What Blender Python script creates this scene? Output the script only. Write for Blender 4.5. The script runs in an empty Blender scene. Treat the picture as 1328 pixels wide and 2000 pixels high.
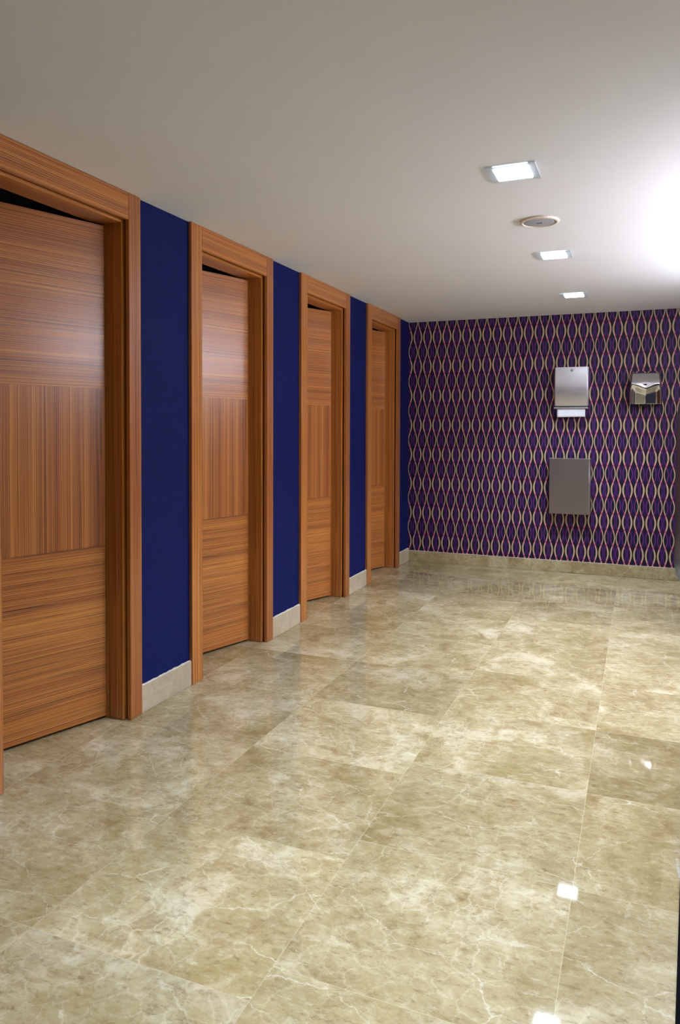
import bpy, bmesh, math, random
from mathutils import Vector, Matrix

S = bpy.context.scene
COL = S.collection
D2R = math.radians

# ------------------------------------------------------------------ camera
CAMH = 1.2322
F_PX, YAW, PITCH, ROLL, SY = 1432.7078, 0.3881, 0.0254, 0.0028, -128.3862
cam_data = bpy.data.cameras.new('camera')
cam = bpy.data.objects.new('camera', cam_data)
COL.objects.link(cam)
cam_data.sensor_fit = 'VERTICAL'
cam_data.sensor_height = 36.0
cam_data.lens = F_PX * 36.0 / 2000.0
cam_data.shift_y = SY / 2000.0
cam_data.clip_start = 0.02
cy_, sy_ = math.cos(YAW), math.sin(YAW)
Xh = Vector((cy_, sy_, 0)); Zh = Vector((-sy_, cy_, 0)); Yd = Vector((0, 0, -1))
fwd = Zh * math.cos(PITCH) + Yd * math.sin(PITCH)
dwn = Yd * math.cos(PITCH) - Zh * math.sin(PITCH)
rgt = Xh * math.cos(ROLL) - dwn * math.sin(ROLL)
dwn2 = Xh * math.sin(ROLL) + dwn * math.cos(ROLL)
M = Matrix((rgt, -dwn2, -fwd)).transposed().to_4x4()
M.translation = (0, 0, CAMH)
cam.matrix_world = M
S.camera = cam

# ------------------------------------------------------------------ world and exposure
world = bpy.data.worlds.new('world'); S.world = world
world.use_nodes = True
bg = world.node_tree.nodes['Background']
bg.inputs[0].default_value = (0.8, 0.85, 1.0, 1)
bg.inputs[1].default_value = 0.02
S.view_settings.view_transform = 'Standard'
S.view_settings.look = 'None'
S.view_settings.gamma = 1
S.view_settings.use_curve_mapping = False
S.view_settings.exposure = 1.17

LAMP_E = 6.0        # downlight diffusers
DOWN_W = 7.5         # downlight beams, W each
VANITY_E = 33.0       # tube lamp over the vanity
C_LAMP = (0.78, 0.89, 1.0)
C_TUBE = (0.87, 0.88, 1.0)

# ------------------------------------------------------------------ dimensions
H = 2.2
WX = -1.982          # blue wall plane
CX = -1.964          # front face of the door casings
YB = 6.519           # wallpapered wall
XR = 0.92            # right wall
YF = -1.6            # wall behind the camera
R0, PITCHD, DW = 2.570, 1.2123, 0.833   # right casing edge of first door, spacing, outer width

# ------------------------------------------------------------------ node helpers
class NT:
    def __init__(s, name):
        s.m = bpy.data.materials.new(name); s.m.use_nodes = True
        s.t = s.m.node_tree; s.n = s.t.nodes; s.b = s.n['Principled BSDF']
        s.tc = s.n.new('ShaderNodeTexCoord')
    def put(s, sock, v):
        if isinstance(v, bpy.types.NodeSocket): s.t.links.new(v, sock)
        elif v is not None:
            if hasattr(sock.default_value, '__len__') and not hasattr(v, '__len__'): v = (v,) * len(sock.default_value)
            if hasattr(v, '__len__') and len(v) == 3 and len(sock.default_value) == 4: v = (*v, 1)
            sock.default_value = v
    def math(s, op, a, b=None, c=None, clamp=False):
        n = s.n.new('ShaderNodeMath'); n.operation = op; n.use_clamp = clamp
        for i, v in enumerate((a, b, c)):
            if v is not None: s.put(n.inputs[i], v)
        return n.outputs[0]
    def vmath(s, op, a, b=None):
        n = s.n.new('ShaderNodeVectorMath'); n.operation = op
        s.put(n.inputs[0], a)
        if b is not None: s.put(n.inputs[3] if op == 'SCALE' else n.inputs[1], b)
        return n.outputs[0]
    def sep(s, v):
        n = s.n.new('ShaderNodeSeparateXYZ'); s.put(n.inputs[0], v); return n.outputs
    def comb(s, x, y, z):
        n = s.n.new('ShaderNodeCombineXYZ')
        for i, v in enumerate((x, y, z)): s.put(n.inputs[i], v)
        return n.outputs[0]
    def noise(s, vec, scale, detail=2, rough=.5, dist=0):
        n = s.n.new('ShaderNodeTexNoise'); s.put(n.inputs['Vector'], vec)
        n.inputs['Scale'].default_value = scale; n.inputs['Detail'].default_value = detail
        n.inputs['Roughness'].default_value = rough; n.inputs['Distortion'].default_value = dist
        return n.outputs
    def vor(s, vec, scale, feat='DISTANCE_TO_EDGE'):
        n = s.n.new('ShaderNodeTexVoronoi'); n.feature = feat; s.put(n.inputs['Vector'], vec)
        n.inputs['Scale'].default_value = scale
        return n.outputs
    def ramp(s, v, stops):
        n = s.n.new('ShaderNodeValToRGB'); s.put(n.inputs[0], v)
        e = n.color_ramp.elements
        while len(e) < len(stops): e.new(0.5)
        for i, (p, c) in enumerate(stops):
            e[i].position = p; e[i].color = (c, c, c, 1) if not hasattr(c, '__len__') else (*c, 1)
        return n.outputs[0]
    def mix(s, f, a, b, mode='MIX'):
        n = s.n.new('ShaderNodeMix'); n.data_type = 'RGBA'; n.blend_type = mode; n.clamp_factor = True
        s.put(n.inputs[0], f); s.put(n.inputs[6], a); s.put(n.inputs[7], b)
        return n.outputs[2]
    def map(s, v, a, b, c=0., d=1.):
        n = s.n.new('ShaderNodeMapRange'); n.clamp = True; s.put(n.inputs[0], v)
        for i, q in enumerate((a, b, c, d)): s.put(n.inputs[i + 1], q)
        return n.outputs[0]
    def bump(s, h, strength, dist):
        n = s.n.new('ShaderNodeBump'); n.inputs['Strength'].default_value = strength
        n.inputs['Distance'].default_value = dist; s.put(n.inputs['Height'], h)
        s.t.links.new(n.outputs[0], s.b.inputs['Normal'])
    def out(s, color=None, rough=.5, metal=0., spec=.5, coat=None, coatr=.1):
        if color is not None: s.put(s.b.inputs['Base Color'], color)
        s.put(s.b.inputs['Roughness'], rough); s.put(s.b.inputs['Metallic'], metal)
        s.b.inputs['Specular IOR Level'].default_value = spec
        if coat: s.b.inputs['Coat Weight'].default_value = coat; s.b.inputs['Coat Roughness'].default_value = coatr
        return s.m

def srgb(r, g, b):
    f = lambda c: (c / 255 / 12.92) if c / 255 <= .04045 else ((c / 255 + .055) / 1.055) ** 2.4
    return (f(r), f(g), f(b))

# ------------------------------------------------------------------ materials
def wood(name, along, ca, cb, cc):
    """Fine straight-striped veneer; the grain runs along local axis 0/1/2."""
    k = NT(name)
    sc = [1, 1, 1]; sc[along] = .0025
    v = k.vmath('MULTIPLY', k.tc.outputs['Object'], tuple(sc))
    ps = [0, 0, 0]
    wav = k.noise(k.vmath('MULTIPLY', k.tc.outputs['Object'], tuple(1 if q != along else .35 for q in range(3))), 2.2, 2)[0]
    off = k.vmath('SCALE', k.comb(wav, wav, wav), .010)
    v2 = k.vmath('ADD', v, off)
    fine = k.noise(v2, 300, 2, .6)[0]
    mid = k.noise(v2, 95, 1, .5)[0]
    broad = k.noise(v2, 16, 2, .5)[0]
    q = k.sep(v2)
    cross = k.math('ADD', k.math('ADD', q[0], q[1]), q[2])
    ph = k.math('MULTIPLY_ADD', cross, 2 * math.pi / .0078, k.math('MULTIPLY', mid, 9.0))
    regular = k.map(k.math('SINE', ph), .15, .95)
    gate = k.map(broad, .36, .60, .35, 1.0)
    base = k.mix(k.map(mid, .38, .62), ca, cb)
    base = k.mix(k.map(broad, .35, .68, 0, .6), base, cc)
    dark = k.mix(k.math('MULTIPLY', k.math('MULTIPLY', regular, gate), .72), base, srgb(84, 44, 36))
    lines = k.ramp(fine, [(.30, 1.0), (.40, .5), (.47, 0.0), (1, 0)])
    dark = k.mix(k.math('MULTIPLY', lines, .7), dark, srgb(60, 32, 30))
    k.bump(fine, .08, .0006)
    return k.out(dark, k.map(fine, .2, .8, .27, .36), spec=.5, coat=.25, coatr=.22)

WA, WB, WC = srgb(216, 144, 68), srgb(192, 116, 52), srgb(166, 96, 50)
m_wood_v = wood('striped_veneer_upright', 2, WA, WB, WC)
m_wood_h = wood('striped_veneer_level', 1, WA, WB, WC)

def plain(name, c, rough=.5, metal=0., spec=.5, nscale=None, namp=.06):
    k = NT(name)
    col = c
    if nscale:
        n = k.noise(k.tc.outputs['Object'], nscale, 4)[0]
        col = k.mix(k.map(n, .3, .7), tuple(x * (1 - namp) for x in c), tuple(min(1, x * (1 + namp)) for x in c))
    return k.out(col, rough, metal, spec)

# navy woven wall covering
k = NT('navy_wall_covering')
p = k.sep(k.tc.outputs['Object'])
w1 = k.noise(k.vmath('MULTIPLY', k.tc.outputs['Object'], (1, 1, .08)), 260, 2)[0]
w2 = k.noise(k.vmath('MULTIPLY', k.tc.outputs['Object'], (1, .08, 1)), 260, 2)[0]
ww = k.math('ADD', w1, w2)
cc = k.mix(k.map(ww, .75, 1.25), srgb(6, 17, 74), srgb(10, 25, 92))
k.bump(ww, .25, .0008)
m_navy = k.out(cc, .75, spec=.18)

# ceiling / plain plaster
m_ceil = plain('off_white_ceiling_paint', srgb(238, 239, 242), .9, spec=.2, nscale=2.0, namp=.01)
m_plaster = plain('pale_wall_plaster', srgb(160, 154, 152), .85, spec=.25, nscale=3.0, namp=.02)
m_front = plain('dark_wall_paint', srgb(70, 62, 64), .8, nscale=4.0)
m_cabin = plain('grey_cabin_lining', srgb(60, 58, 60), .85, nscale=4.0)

# ring-chain wallpaper
k = NT('ring_chain_wallpaper')
p = k.sep(k.tc.outputs['Object'])
P_, Q_ = .0903, .268
ux = k.math('DIVIDE', k.math('ADD', p[0], 1.851), P_)
t = k.math('ABSOLUTE', k.math('SUBTRACT', ux, k.math('ROUND', ux)))          # 0 .. 0.5
ph = k.math('MULTIPLY', k.math('SUBTRACT', p[2], 1.39), 2 * math.pi / Q_)
cs = k.math('COSINE', ph)
up = k.map(cs, -1, 1)                                                        # 1 at narrow rows
# a rounder wave: flatten the peaks, steepen the crossing
wv = k.math('MULTIPLY', cs, 1.0)
crm = k.math('MULTIPLY_ADD', wv, .157, .275)
vio = k.math('MULTIPLY_ADD', wv, -.165, .270)
dc = k.math('ABSOLUTE', k.math('SUBTRACT', t, crm))
dv = k.math('ABSOLUTE', k.math('SUBTRACT', t, vio))
hw_c = k.map(cs, -1, 1, .066, .035)
hw_v = k.map(cs, -1, 1, .044, .030)
inC = k.map(k.math('SUBTRACT', dc, hw_c), .014, -.014)
inV = k.map(k.math('SUBTRACT', dv, hw_v), .014, -.014)
between_v = k.map(k.math('SUBTRACT', vio, t), -.005, .02)                    # inside the violet pair
ground = k.mix(k.map(cs, -.3, .5), srgb(18, 7, 34), srgb(9, 13, 44))
outC = k.map(k.math('SUBTRACT', t, crm), 0, .02)
ground = k.mix(outC, ground, k.mix(k.map(cs, -.6, .3), srgb(20, 12, 44), srgb(20, 12, 30)))
innerA = k.math('MULTIPLY', between_v, k.map(cs, -.2, .9))
ground = k.mix(k.math('MULTIPLY', innerA, .85), ground, srgb(46, 22, 86))
farB = k.math('MULTIPLY', k.map(k.math('SUBTRACT', t, vio), -.005, .02), k.map(cs, .3, -.6))
ground = k.mix(k.math('MULTIPLY', farB, .9), ground, srgb(56, 24, 92))
colr = k.mix(inV, ground, k.mix(k.map(cs, -.8, .8), srgb(80, 28, 112), srgb(122, 42, 134)))
cream = k.mix(k.map(k.math('ABSOLUTE', cs),   .1, .75), srgb(226, 150, 140), srgb(212, 184, 148))
streak = k.math('MULTIPLY', k.map(k.math('ABSOLUTE', k.math('SUBTRACT', dc, .012)), .018, .004), k.map(cs, -.55, -.98))
cream = k.mix(k.math('MULTIPLY', streak, .55), cream, srgb(120, 110, 56))
colr = k.mix(inC, colr, cream)
both = k.math('MULTIPLY', inC, inV)
colr = k.mix(k.math('MULTIPLY', both, .95), colr, srgb(200, 28, 96))
m_paper = k.out(colr, .55, spec=.3)

# polished marble: floor tiles and skirtings
def marble(name, tiled, rough=.04, pale=0.0):
    k = NT(name)
    P = k.tc.outputs['Object']
    p = k.sep(P)
    if tiled:
        TW, TL = .61, .558
        cx = k.math('DIVIDE', k.math('ADD', p[0], .152), TW)
        col = k.math('FLOOR', cx)
        # joints between rows shift a little from one column to the next
        sh = k.math('MULTIPLY', k.math('GREATER_THAN', k.math('MULTIPLY', col, -1), 1.5), .11)
        ryy = k.math('DIVIDE', k.math('SUBTRACT', k.math('ADD', p[1], sh), 2.025), TL)
        row = k.math('FLOOR', ryy)
        wn = k.n.new('ShaderNodeTexWhiteNoise'); wn.noise_dimensions = '3D'
        k.put(wn.inputs['Vector'], k.comb(col, row, 3.7))
        rnd = wn.outputs['Color']; rv = wn.outputs['Value']
        P2 = k.vmath('ADD', P, k.vmath('SCALE', rnd, 37.0))
        fx = k.math('MULTIPLY', k.math('ABSOLUTE', k.math('SUBTRACT', cx, k.math('ROUND', cx))), TW)
        fy = k.math('MULTIPLY', k.math('ABSOLUTE', k.math('SUBTRACT', ryy, k.math('ROUND', ryy))), TL)
        joint = k.map(k.math('MINIMUM', fx, fy), .0016, .0008)
    else:
        P2 = P; rv = None; joint = None
    warp = k.noise(P2, 2.2, 4, .6)[1]
    P3 = k.vmath('ADD', P2, k.vmath('SCALE', k.vmath('SUBTRACT', warp, (.5, .5, .5)), .55))
    cloud = k.noise(P3, 2.6, 6, .62, .4)[0]
    cloud2 = k.noise(k.vmath('ADD', P2, k.vmath('SCALE', k.vmath('SUBTRACT', warp, (.5, .5, .5)), .25)), 6.0, 8, .68, .3)[0]
    grit = k.noise(k.vmath('MULTIPLY', P2, (.6, 1.2, 1)), 46, 8, .78)[0]
    P4 = k.vmath('ADD', P2, k.vmath('SCALE', k.vmath('SUBTRACT', warp, (.5, .5, .5)), .16))
    blot = k.noise(P4, 13, 8, .74, .25)[0]
    base = k.mix(k.map(cloud, .36, .64), srgb(161, 144, 101), srgb(196, 181, 142))
    base = k.mix(k.math('MULTIPLY', k.map(cloud2, .46, .34), .55), base, srgb(144, 114, 72))
    pale_m = k.map(k.math('MULTIPLY', k.map(cloud, .54, .72), k.map(cloud2, .38, .58)), .05, .8)
    base = k.mix(k.math('MULTIPLY', pale_m, .9), base, srgb(216, 205, 178))
    base = k.mix(k.math('MULTIPLY', k.map(blot, .50, .62), .36), base, srgb(134, 114, 76))
    base = k.mix(k.math('MULTIPLY', k.map(blot, .46, .36), .36), base, srgb(216, 208, 180))
    # crackle of short pale veins
    v1 = k.vor(k.vmath('ADD', k.vmath('MULTIPLY', P4, (.8, 1.3, 1)), k.vmath('SCALE', k.noise(P2, 9, 6, .72)[1], .07)), 4.2)[0]
    vein = k.math('MULTIPLY', k.map(v1, .014, .0), k.map(cloud2, .44, .60))
    base = k.mix(k.math('MULTIPLY', vein, .7), base, srgb(226, 218, 198))
    v2 = k.vor(k.vmath('ADD', P4, k.vmath('SCALE', k.noise(P2, 34, 5, .7)[1], .035)), 15)[0]
    vein2 = k.math('MULTIPLY', k.map(v2, .045, .0), k.map(cloud, .42, .60))
    base = k.mix(k.math('MULTIPLY', vein2, .55), base, srgb(220, 210, 182))
    base = k.mix(k.math('MULTIPLY', k.map(grit, .53, .66), .62), base, srgb(122, 98, 62))
    base = k.mix(k.math('MULTIPLY', k.map(grit, .45, .32), .45), base, srgb(222, 214, 190))
    if tiled:
        base = k.mix(1.0, base, k.mix(rv, (.68, .67, .66), (.92, .92, .93)), 'MULTIPLY')
        base = k.mix(k.math('MULTIPLY', joint, .28), base, srgb(206, 196, 170))
        sm = k.noise(P2, 6, 4, .6)[0]
        return k.out(base, k.map(sm, .35, .7, rough * .8, rough * 1.35), spec=.85)
    wn = k.n.new('ShaderNodeTexWhiteNoise'); wn.noise_dimensions = '1D'
    run = k.math('DIVIDE', k.math('ADD', p[0], p[1]), .60)
    k.put(wn.inputs['W'], k.math('FLOOR', run))
    base = k.mix(1.0, base, k.mix(wn.outputs['Value'], (.74, .72, .68), (1.1, 1.1, 1.1)), 'MULTIPLY')
    jn = k.map(k.math('ABSOLUTE', k.math('SUBTRACT', run, k.math('ROUND', run))), .0035, .0015)
    base = k.mix(k.math('MULTIPLY', jn, .5), base, srgb(206, 196, 170))
    if pale: base = k.mix(pale, base, srgb(226, 212, 198))
    return k.out(base, .3, spec=.5)
m_floor = marble('polished_marble_tiles', True)
m_skirt = marble('marble_skirting', False)
m_skirt_l = marble('pale_marble_skirting', False, pale=.35)
m_caulk = plain('white_caulk', srgb(214, 208, 196), .7)

def brushed(name, c, rough, axis=0, aniso=.5):
    k = NT(name)
    sc = [1, 1, 1]; sc[axis] = .01
    n = k.noise(k.vmath('MULTIPLY', k.tc.outputs['Object'], tuple(sc)), 420, 2)[0]
    k.bump(n, .05, .0004)
    return k.out(k.mix(n, tuple(x * .93 for x in c), c), k.map(n, .3, .7, rough * .85, rough * 1.15), 1.0)
m_steel = brushed('brushed_steel', srgb(232, 230, 238), .36, 0)
m_steel_dk = brushed('dull_brushed_steel', srgb(172, 164, 168), .34, 2)
m_edge = plain('bright_steel_edge', srgb(232, 232, 238), .32, 1.0, nscale=40)
m_chrome = plain('chrome', srgb(226, 226, 232), .05, 1.0, nscale=8, namp=.01)
m_darksteel = plain('dark_polished_metal', srgb(128, 140, 166), .27, 1.0, nscale=6, namp=.03)
m_black = plain('black_lacquer', srgb(10, 10, 14), .35, nscale=20)
m_blackpl = plain('black_plastic', srgb(18, 18, 22), .5, nscale=30)
m_paperw = plain('white_paper_towel', srgb(232, 234, 242), .9, nscale=60, namp=.03)
m_white = plain('white_enamel', srgb(226, 222, 214), .45, nscale=20, namp=.02)
m_cream = plain('cream_plastic', srgb(232, 218, 204), .5, nscale=20, namp=.02)

k = NT('grey_perforated_grille')
v = k.vor(k.tc.outputs['Object'], 260, 'F1')[0]
m_grille = k.out(k.mix(k.map(v, .25, .45), srgb(120, 124, 132), srgb(176, 180, 188)), .5)
k = NT('frosted_glass')
k.b.inputs['Transmission Weight'].default_value = .55
k.b.inputs['IOR'].default_value = 1.45
fn = k.noise(k.tc.outputs['Object'], 300, 2)[0]
m_frost = k.out(k.mix(fn, (.82, .86, .9), (.9, .93, .96)), .35)

def emit(name, c, e):
    k = NT(name)
    n = k.noise(k.tc.outputs['Object'], 5, 1)[0]
    k.put(k.b.inputs['Emission Color'], c)
    k.put(k.b.inputs['Emission Strength'], k.map(n, 0, 1, e * .97, e * 1.03))
    return k.out((.8, .8, .8), .6)
m_lamp = emit('glowing_lamp_diffuser', C_LAMP, LAMP_E)
m_tube = emit('glowing_tube', C_TUBE, VANITY_E)

# ------------------------------------------------------------------ mesh helpers
def box(bm, x0, x1, y0, y1, z0, z1, mi=0):
    vs = [bm.verts.new(c) for c in ((x0, y0, z0), (x1, y0, z0), (x1, y1, z0), (x0, y1, z0),
                                    (x0, y0, z1), (x1, y0, z1), (x1, y1, z1), (x0, y1, z1))]
    for q in ((3, 2, 1, 0), (4, 5, 6, 7), (0, 1, 5, 4), (1, 2, 6, 5), (2, 3, 7, 6), (3, 0, 4, 7)):
        f = bm.faces.new([vs[i] for i in q]); f.material_index = mi
    return vs

def obj(name, bm, mats, parent=None, bevel=0, seg=2, smooth=False):
    bmesh.ops.recalc_face_normals(bm, faces=bm.faces[:])
    if bevel:
        bmesh.ops.bevel(bm, geom=bm.edges[:], offset=bevel, segments=seg, affect='EDGES', clamp_overlap=True)
    if smooth:
        for f in bm.faces: f.smooth = True
    me = bpy.data.meshes.new(name); bm.to_mesh(me); bm.free()
    for m in (mats if isinstance(mats, (list, tuple)) else [mats]): me.materials.append(m)
    o = bpy.data.objects.new(name, me); COL.objects.link(o)
    if parent: o.parent = parent
    return o

def bobj(name, dims, mat, parent=None, bevel=0):
    bm = bmesh.new(); box(bm, *dims); return obj(name, bm, mat, parent, bevel)

def struct(o): o['kind'] = 'structure'; return o

def thing(name, label, cat, loc=(0, 0, 0), group=None):
    o = bpy.data.objects.new(name, None); COL.objects.link(o); o.location = loc
    o.empty_display_size = .1
    o['label'] = label; o['category'] = cat
    if group: o['group'] = group
    return o

def cyl(bm, c, r, h, axis='z', n=40, r2=None):
    r2 = r if r2 is None else r2
    a, b = [], []
    for i in range(n):
        t = 2 * math.pi * i / n; u, v = math.cos(t), math.sin(t)
        if axis == 'z':
            a.append(bm.verts.new((c[0] + r * u, c[1] + r * v, c[2]))); b.append(bm.verts.new((c[0] + r2 * u, c[1] + r2 * v, c[2] + h)))
        else:
            a.append(bm.verts.new((c[0] + r * u, c[1], c[2] + r * v))); b.append(bm.verts.new((c[0] + r2 * u, c[1] + h, c[2] + r2 * v)))
    bm.faces.new(a[::-1]); bm.faces.new(b)
    for i in range(n): bm.faces.new((a[i], a[(i + 1) % n], b[(i + 1) % n], b[i]))

def lathe(bm, prof, c, n=56):
    rings = []
    for r, z in prof:
        rings.append([bm.verts.new((c[0] + r * math.cos(2 * math.pi * i / n), c[1] + r * math.sin(2 * math.pi * i / n), c[2] + z)) for i in range(n)])
    for a, b in zip(rings, rings[1:]):
        for i in range(n): bm.faces.new((a[i], a[(i + 1) % n], b[(i + 1) % n], b[i]))

# ------------------------------------------------------------------ room shell
XC = -3.35
struct(bobj('floor', (XC, XR, YF, YB, -.12, 0), m_floor))
struct(bobj('ceiling', (XC, XR, YF, YB, H, H + .12), m_ceil))
struct(bobj('wall_back', (XC, XR, YB, YB + .12, 0, H), m_paper))
struct(bobj('wall_right', (XR, XR + .12, YF - .12, YB + .12, -.12, H + .12), m_plaster))
struct(bobj('wall_front', (XC, XR, YF - .12, YF, 0, H), m_front))
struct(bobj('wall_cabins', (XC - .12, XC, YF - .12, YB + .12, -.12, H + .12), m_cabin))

doors = [(R0 + PITCHD * (i - 1) - DW, R0 + PITCHD * (i - 1)) for i in range(1, 5)]
bm = bmesh.new()
XW0 = WX - .128
prev = YF
for (l, r) in doors:
    box(bm, XW0, WX, prev, l + .05, 0, H)
    box(bm, XW0, WX, l + .05, r - .05, 2.125, H)
    prev = r - .05
box(bm, XW0, WX, prev, YB, 0, H)
struct(obj('wall_left', bm, m_navy))
# partitions between the cabins
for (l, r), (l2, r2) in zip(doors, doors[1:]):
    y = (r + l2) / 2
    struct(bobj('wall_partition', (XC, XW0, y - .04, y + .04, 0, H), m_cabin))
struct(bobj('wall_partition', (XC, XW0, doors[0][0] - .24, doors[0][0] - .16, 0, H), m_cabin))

# ------------------------------------------------------------------ doors
AJAR = [18.5, 17.0, 21.0, 18.0]
def build_door(i, yl, yr):
    d = thing('door_%d' % (i + 1), '', 'door', (CX, yr, 0))
    del d['category']; del d['label']
    d['kind'] = 'structure'
    W = yr - yl
    IN = .077                                   # width of the casing face
    # local frame: x = 0 casing face (negative = into the wall), y = 0 far edge, z up
    top = H - .0012
    bw = -(CX - WX) + .0005                     # back of the casing (wall plane)
    def stile(y0, y1, inner):
        bm = bmesh.new()
        # face board with two shallow flutes at the inner edge
        box(bm, bw, 0, y0, y1, .0008, top)
        o = obj('casing_stile', bm, m_wood_v, d, bevel=.0016)
        bm = bmesh.new()
        return o
    stile(-IN, 0, -1)
    INL = .092
    stile(-W, -W + INL, 1)
    hd = bobj('casing_header', (bw, -.0006, -W + INL + .0006, -IN - .0006, 2.088, top), m_wood_h, d, bevel=.0014)
    # jamb liner: strip standing back from the casing and running through the wall
    jx0, jx1 = -.146, -.030
    jl = IN + .010
    bm = bmesh.new()
    box(bm, jx0, jx1, -jl, -.052, .0008, 2.122)
    obj('jamb', bm, m_wood_v, d, bevel=.0018)
    bm = bmesh.new()
    box(bm, jx0, jx1, -W + .052, -W + jl, .0008, 2.122)
    obj('jamb', bm, m_wood_v, d, bevel=.0018)
    bobj('jamb_head', (jx0, jx1, -W + jl + .0005, -jl - .0005, 2.078, 2.122), m_wood_h, d, bevel=.0018)
    # leaf, hinged at the far jamb and swung into the cabin
    LW, LT, Z0, Z1 = W - 2 * jl - .014, .038, .012, 2.070
    leaf = bobj('door_leaf', (-LT, -.0012, -LW, 0, Z0, Z1), m_wood_v, d, bevel=.0012)
    leaf.location = (-.112, -jl - .0085, 0)
    leaf.rotation_euler = (0, 0, -D2R(AJAR[i]))
    za, zb = .735, 1.392
    for nm, a, b, m in (('lower_panel', Z0 + .001, za - .0012, m_wood_h), ('middle_panel', za + .0012, zb - .0012, m_wood_v),
                        ('upper_panel', zb + .0012, Z1 - .001, m_wood_h)):
        bobj(nm, (-.0012, .0008, -LW + .001, -.001, a, b), m, leaf)
    return d
for i, (l, r) in enumerate(doors): build_door(i, l, r)

# ------------------------------------------------------------------ skirtings
def skirt(name, x0, x1, y0, y1, h, m, seed):
    bm = bmesh.new(); box(bm, x0, x1, y0, y1, .0005, h)
    o = struct(obj(name, bm, m, bevel=.0015))
    return o
def caulk(o, p0, p1, z, w, seed):
    """uneven bead along the top edge of a skirting"""
    random.seed(seed)
    bm = bmesh.new(); n = 26; prevr = None
    p0, p1 = Vector(p0), Vector(p1); d = (p1 - p0).normalized(); s = Vector((d.y, -d.x, 0))
    for i in range(n + 1):
        c = p0.lerp(p1, i / n); a = w * random.uniform(.6, 1.3)
        ring = [bm.verts.new(c + s * (a * math.cos(t)) + Vector((0, 0, z + .7 * a * max(0, math.sin(t))))) for t in (0, .8, 1.6, 2.4, 3.14)]
        if prevr:
            for j in range(4): bm.faces.new((prevr[j], prevr[j + 1], ring[j + 1], ring[j]))
        prevr = ring
    q = obj('caulk_bead', bm, m_caulk, o, smooth=True)
    return q
SK = .118
segs = [(YF, doors[0][0])] + [(doors[i][1], doors[i + 1][0]) for i in range(3)] + [(doors[3][1], YB)]
for j, (a, b) in enumerate(segs):
    e = .0008
    o = skirt('baseboard_left', WX + .0003, WX + .0145, a + e, b - e - (0.0002 if j < 4 else 0.013), SK, m_skirt_l, j)
    caulk(o, (WX + .006, a + .002, 0), (WX + .006, b - .002 - (0.013 if j == 4 else 0), 0), SK - .0005, .006, j)
o = skirt('baseboard_back', WX + .001, XR - .001, YB - .013, YB - .0003, .098, m_skirt, 9)
caulk(o, (WX + .02, YB - .006, 0), (XR - .02, YB - .006, 0), .0975, .004, 19)

# ------------------------------------------------------------------ recessed ceiling lamps
def downlight(y, label):
    x = -.455
    t = thing('ceiling_lamp', label, 'ceiling lamp', (x, y, H), group='square recessed ceiling lamps')
    s, s2 = .092, .066
    bm = bmesh.new()
    # frosted glass surround: four bars forming a frame
    for a in ((-s, -s2, -s, s), (s2, s, -s, s), (-s2, s2, -s, -s2), (-s2, s2, s2, s)):
        box(bm, a[0], a[1], a[2], a[3], -.0062, -.0006)
    obj('glass_frame', bm, m_frost, t, bevel=.001)
    bm = bmesh.new(); box(bm, -s2 + .001, s2 - .001, -s2 + .001, s2 - .001, -.0095, -.0008)
    obj('diffuser', bm, m_lamp, t, bevel=.002)
    ld = bpy.data.lights.new('lamp_beam', 'AREA'); ld.shape = 'SQUARE'; ld.size = .12
    ld.energy = DOWN_W; ld.color = C_LAMP; ld.spread = D2R(104)
    lo = bpy.data.objects.new('lamp_beam', ld); COL.objects.link(lo); lo.parent = t; lo.location = (0, 0, -.012)
    return t
downlight(2.835, 'square glowing ceiling lamp, nearest and largest of the row')
downlight(4.262, 'square glowing ceiling lamp, middle of the row, just beyond the round speaker')
downlight(5.585, 'square glowing ceiling lamp, smallest, closest to the patterned wall')
downlight(-.02, 'square ceiling lamp directly above the viewpoint, outside the photo')
downlight(1.42, 'square ceiling lamp just above the top edge of the photo')

# ------------------------------------------------------------------ ceiling speaker
t = thing('ceiling_speaker', 'round white ceiling speaker with grey grille between two square lamps', 'speaker', (-.447, 3.545, H))
bm = bmesh.new()
lathe(bm, [(.089, -.0005), (.091, -.004), (.088, -.009), (.078, -.011), (.074, -.009), (.074, -.0005)], (0, 0, 0))
obj('rim', bm, m_cream, t, smooth=True)
bm = bmesh.new()
lathe(bm, [(.0001, -.0105), (.03, -.0103), (.06, -.0092), (.0735, -.0072), (.0735, -.001)], (0, 0, 0))
obj('grille', bm, m_grille, t, smooth=True)
bm = bmesh.new(); box(bm, -.013, .013, -.004, .004, -.0125, -.0104)
obj('badge', bm, plain('grey_badge', srgb(92, 94, 104), .5, nscale=50), t, bevel=.0008)

# ------------------------------------------------------------------ paper towel dispenser
t = thing('paper_towel_dispenser', 'brushed steel paper towel dispenser with white paper hanging out, on patterned wall', 'paper towel dispenser', (-.538, YB, 1.40))
hw = .136
def front_y(z):   # front face stands away from the wall and bows a little
    q = z / .34
    return -(.078 + .028 * math.sin(math.pi * min(1, max(0, q)) * .9 + .15))
bm = bmesh.new()
zs = [.020 + (.345 - .020) * i / 24 for i in range(25)]
L, Rr = [], []
NU = 28
rows = []
for z in zs:
    row = []
    for j in range(NU + 1):
        u = -math.cos(math.pi * j / NU)
        e = max(0, (abs(u) - .93) / .07)
        row.append(bm.verts.new((hw * u, front_y(z) + .010 * (1 - math.sqrt(max(0, 1 - e * e))), z)))
    rows.append(row)
for a, b in zip(rows, rows[1:]):
    for j in range(NU): bm.faces.new((a[j], a[j + 1], b[j + 1], b[j]))
backs = [[bm.verts.new((sx * hw, -.001, z)) for z in zs] for sx in (-1, 1)]
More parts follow.
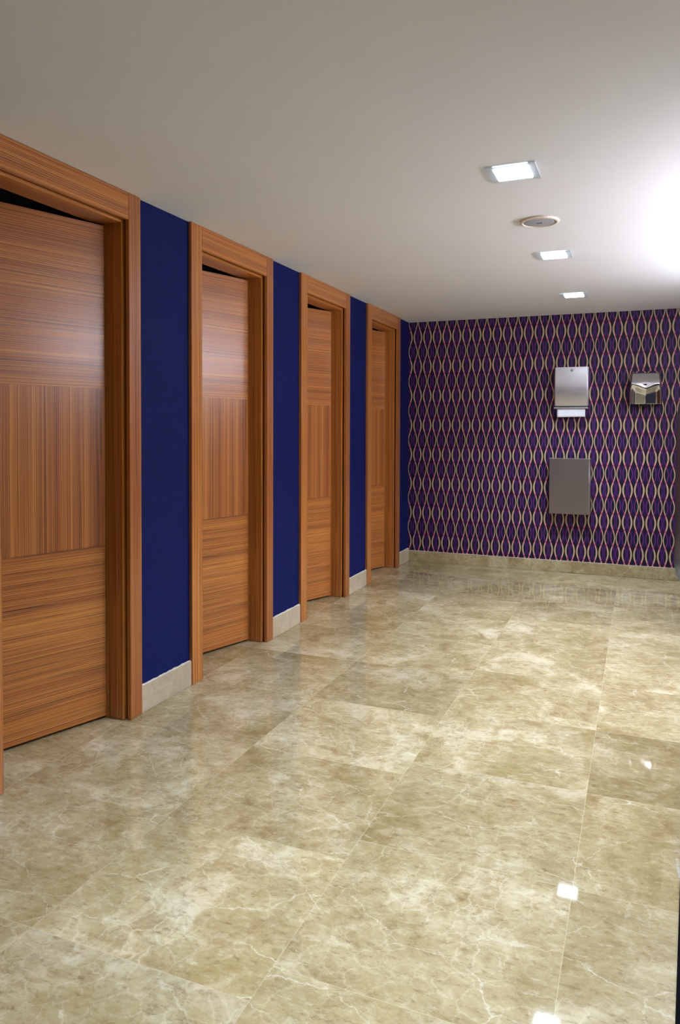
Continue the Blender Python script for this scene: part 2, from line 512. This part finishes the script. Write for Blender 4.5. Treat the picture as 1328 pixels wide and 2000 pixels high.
for i in range(24):
    bm.faces.new((rows[i][0], rows[i + 1][0], backs[0][i + 1], backs[0][i]))
    bm.faces.new((rows[i][NU], backs[1][i], backs[1][i + 1], rows[i + 1][NU]))
bm.faces.new(rows[-1] + [backs[1][-1], backs[0][-1]])
bm.faces.new([backs[0][0], backs[1][0]] + rows[0][::-1])
bm.faces.new(backs[0][::-1] + backs[1])
obj('cover', bm, m_steel, t)
bm = bmesh.new()
box(bm, hw - .008, hw + .0012, front_y(.1) + .012, front_y(.1) + .018, .03, .335)
obj('cover_seam', bm, m_edge, t)
# mouth: folded lower tray, inner slot
bm = bmesh.new()
box(bm, -hw - .002, hw + .002, -.105, -.001, -.004, .004)
box(bm, -hw, hw, -.108, -.100, -.004, .010)
obj('tray_lip', bm, m_edge, t, bevel=.002)
bobj('slot', (-hw + .006, hw - .006, -.088, -.002, .0045, .0195), m_blackpl, t)
bm = bmesh.new(); cyl(bm, (.004, -.0985, .318), .0125, .007, 'y', 28)
k1 = obj('lock', bm, m_edge, t, bevel=.001)
k1.location = (0, .004, 0)
bm = bmesh.new(); box(bm, -.0012, .0012, -.0, .003, -.006, .006)
kk = obj('keyhole', bm, m_blackpl, k1); kk.location = (.004, -.1000, .318)
# folded sheet: hangs with a slight sag, front and back ply
bm = bmesh.new()
NX, NZ = 14, 5
for ply, yo in ((0, -.094), (1, -.090)):
    g = [[bm.verts.new((-.112 + .226 * i / NX, yo - .004 * math.sin(i * .9 + ply) * j / NZ - .002 * j / NZ, -.005 - (.070 - ply * .006 - .004 * i / NX) * j / NZ)) for i in range(NX + 1)] for j in range(NZ + 1)]
    for a, b in zip(g, g[1:]):
        for i in range(NX): bm.faces.new((a[i], a[i + 1], b[i + 1], b[i]))
sh = obj('paper_towel', bm, m_paperw, t, smooth=True)
md = sh.modifiers.new('thickness', 'SOLIDIFY'); md.thickness = .0012

# ------------------------------------------------------------------ waste bin
t = thing('waste_bin', 'tall rectangular dull steel waste bin mounted on wall below the towel dispenser', 'waste bin', (-.543, YB, .511))
hw, hh = .164, .465
bm = bmesh.new()
dp = .100; th = .003
box(bm, -hw, hw, -dp, -dp + th, 0, hh)
box(bm, -hw, -hw + th, -dp + th, -.001, 0, hh)
box(bm, hw - th, hw, -dp + th, -.001, 0, hh)
box(bm, -hw + th, hw - th, -dp + th, -.001, 0, th)
box(bm, -hw + th, hw - th, -.001 - th, -.001, 0, hh)
obj('body', bm, m_steel_dk, t)
bm = bmesh.new()
box(bm, -hw - .002, hw + .002, -dp - .003, -dp + .006, hh - .002, hh + .005)
box(bm, -hw - .002, -hw + .006, -dp + .006, -.001, hh - .002, hh + .005)
box(bm, hw - .006, hw + .002, -dp + .006, -.001, hh - .002, hh + .005)
obj('rim', bm, m_edge, t, bevel=.0012)
bm = bmesh.new()
box(bm, hw - .017, hw + .0012, -dp - .0024, -dp + .016, .002, hh - .003)
obj('corner_edge', bm, m_edge, t, bevel=.0080, seg=8, smooth=True)

# ------------------------------------------------------------------ hand dryer
t = thing('hand_dryer', 'chrome automatic hand dryer with creased cover on patterned wall at right', 'hand dryer', (.037, YB, 1.43))
bm = bmesh.new()
NU, NV = 56, 56
HT = .272
grid = []
def sstep(a, b, x):
    x = min(1, max(0, (x - a) / (b - a))); return x * x * (3 - 2 * x)
for j in range(NV + 1):
    v = j / NV                                 # 0 bottom .. 1 top
    row = []
    for i in range(NU + 1):
        u = -1 + 2 * i / NU
        hwid = .126 - .020 * v ** 2
        # outline rounded at the top
        if v > .9:
            q = (v - .9) / .1; hwid -= .022 * (1 - math.sqrt(max(0, 1 - q * q)))
        au = abs(u)
        prof = .150 - .062 * sstep(.58, 1.0, v) - .030 * (1 - v) ** 1.5
        edge = 1 - .62 * max(0, (au - .86) / .14) ** 2.6
        topf = 1 - .55 * max(0, (v - .88) / .12) ** 2
        # V-shaped crease: the lower front is hollowed beneath it
        crease = .60 - .16 * (1 - au) ** 1.1
        hollow = .026 * sstep(crease, crease - .20, v) * (1 - .8 * sstep(.6, .95, au)) * (.55 + .75 * au)
        ridge = .006 * math.exp(-((v - crease) / .08) ** 2) * (1 - au ** 3)
        y = -(prof * edge * topf - hollow + ridge)
        row.append(bm.verts.new((u * hwid, y, v * HT)))
    grid.append(row)
for a, b in zip(grid, grid[1:]):
    for i in range(NU): bm.faces.new((a[i], a[i + 1], b[i + 1], b[i]))
rim = [grid[0][i] for i in range(NU + 1)] + [grid[j][NU] for j in range(1, NV + 1)] + [grid[NV][i] for i in range(NU - 1, -1, -1)] + [grid[j][0] for j in range(NV - 1, 0, -1)]
back = [bm.verts.new((v.co.x * 1.01, -.008, v.co.z)) for v in rim]
n = len(rim)
for i in range(n): bm.faces.new((rim[i], rim[(i + 1) % n], back[(i + 1) % n], back[i]))
bm.faces.new(back)
obj('cover', bm, m_chrome, t, smooth=True)
bobj('base_plate', (-.112, .112, -.0075, -.0006, .004, .262), m_blackpl, t, bevel=.002)
bm = bmesh.new(); cyl(bm, (0, -.07, -.016), .028, .018, 'z', 32, .034)
obj('nozzle', bm, m_blackpl, t)
bm = bmesh.new(); cyl(bm, (0, -.105, -.003), .008, .004, 'z', 20)
obj('sensor', bm, m_darksteel, t)
for sx in (-1, 1):
    bm = bmesh.new(); cyl(bm, (sx * .105, -.1035, .018), .004, .003, 'y', 16)
    obj('screw', bm, m_darksteel, t)

# ------------------------------------------------------------------ rounded metal panel at the right edge
t = thing('privacy_screen', 'tall dark polished metal panel with rounded corners at the right edge', 'privacy screen', (XR, 4.8, .20))
xl, xr = .198 - XR, -.001
def outline(k=0.0, n=18):
    pts = []
    cz, rz, rx = .24, .24, .24
    for i in range(n + 1):      # bottom left corner
        a = math.pi / 2 * i / n
        pts.append((xl + rx - (rx - k) * math.sin(a), cz - (rz - k) * math.cos(a)))
    for i in range(n + 1):      # top left corner
        a = math.pi / 2 * i / n
        pts.append((xl + .22 - (.22 - k) * math.cos(a), 1.02 + (.46 - k) * math.sin(a)))
    return [(xr, k)] + pts + [(xr, 1.48 - k)]
bm = bmesh.new()
rings = []
for k_, y_ in ((.004, 0.0), (.0, .006), (.0, .014), (.003, .025), (.009, .036), (.02, .047), (.038, .056), (.065, .062), (.10, .065)):
    rings.append([bm.verts.new((x, -y_, z)) for x, z in outline(k_)])
for a, b in zip(rings, rings[1:]):
    m = len(a)
    for i in range(m): bm.faces.new((a[i], a[(i + 1) % m], b[(i + 1) % m], b[i]))
bm.faces.new(rings[-1]); bm.faces.new(rings[0][::-1])
o = obj('panel', bm, m_darksteel, t)
for f in o.data.polygons:
    f.use_smooth = len(f.vertices) == 4
bm = bmesh.new()
box(bm, -.03, -.0005, -.062, .018, .35, .41)
obj('wall_bracket', bm, m_edge, t, bevel=.002)
bm = bmesh.new(); box(bm, -.03, -.0005, -.062, .018, 1.05, 1.11)
obj('wall_bracket', bm, m_edge, t, bevel=.002)

# ------------------------------------------------------------------ black mat at the lower right corner
t = thing('floor_mat', 'black floor mat, only its straight edge showing at the lower right corner', 'mat', (.1155, 2.168, 0))
t.rotation_euler = (0, 0, -D2R(3.6))
m_mat = plain('black_rubber', srgb(3, 3, 7), .9, spec=.08, nscale=300, namp=.3)
bobj('mat_field', (.014, .52, -1.9, .70, .0006, .009), m_mat, t, bevel=.0015)
bm = bmesh.new()
for a in ((0, .0138, -1.914, .714), (.5202, .534, -1.914, .714), (.014, .52, -1.914, -1.9002), (.014, .52, .7002, .714)):
    box(bm, a[0], a[1], a[2], a[3], .0006, .012)
obj('mat_border', bm, m_mat, t, bevel=.0015)

# ------------------------------------------------------------------ lamp over the vanity (right wall, outside the frame)
t = thing('wall_lamp', 'long tube lamp on the right wall above eye level, outside the photo', 'wall lamp', (XR, 3.95, 1.87))
bobj('housing', (-.045, -.0006, -1.22, 1.22, -.03, .03), m_white, t, bevel=.004)
bm = bmesh.new()
nn = 16
for sgn in (-1,):
    a = [bm.verts.new((-.075 + .028 * math.cos(2 * math.pi * i / nn), -1.20, .028 * math.sin(2 * math.pi * i / nn))) for i in range(nn)]
    b = [bm.verts.new((v.co.x, 1.20, v.co.z)) for v in a]
    bm.faces.new(a[::-1]); bm.faces.new(b)
    for i in range(nn): bm.faces.new((a[i], a[(i + 1) % nn], b[(i + 1) % nn], b[i]))
obj('tube', bm, m_tube, t, smooth=True)
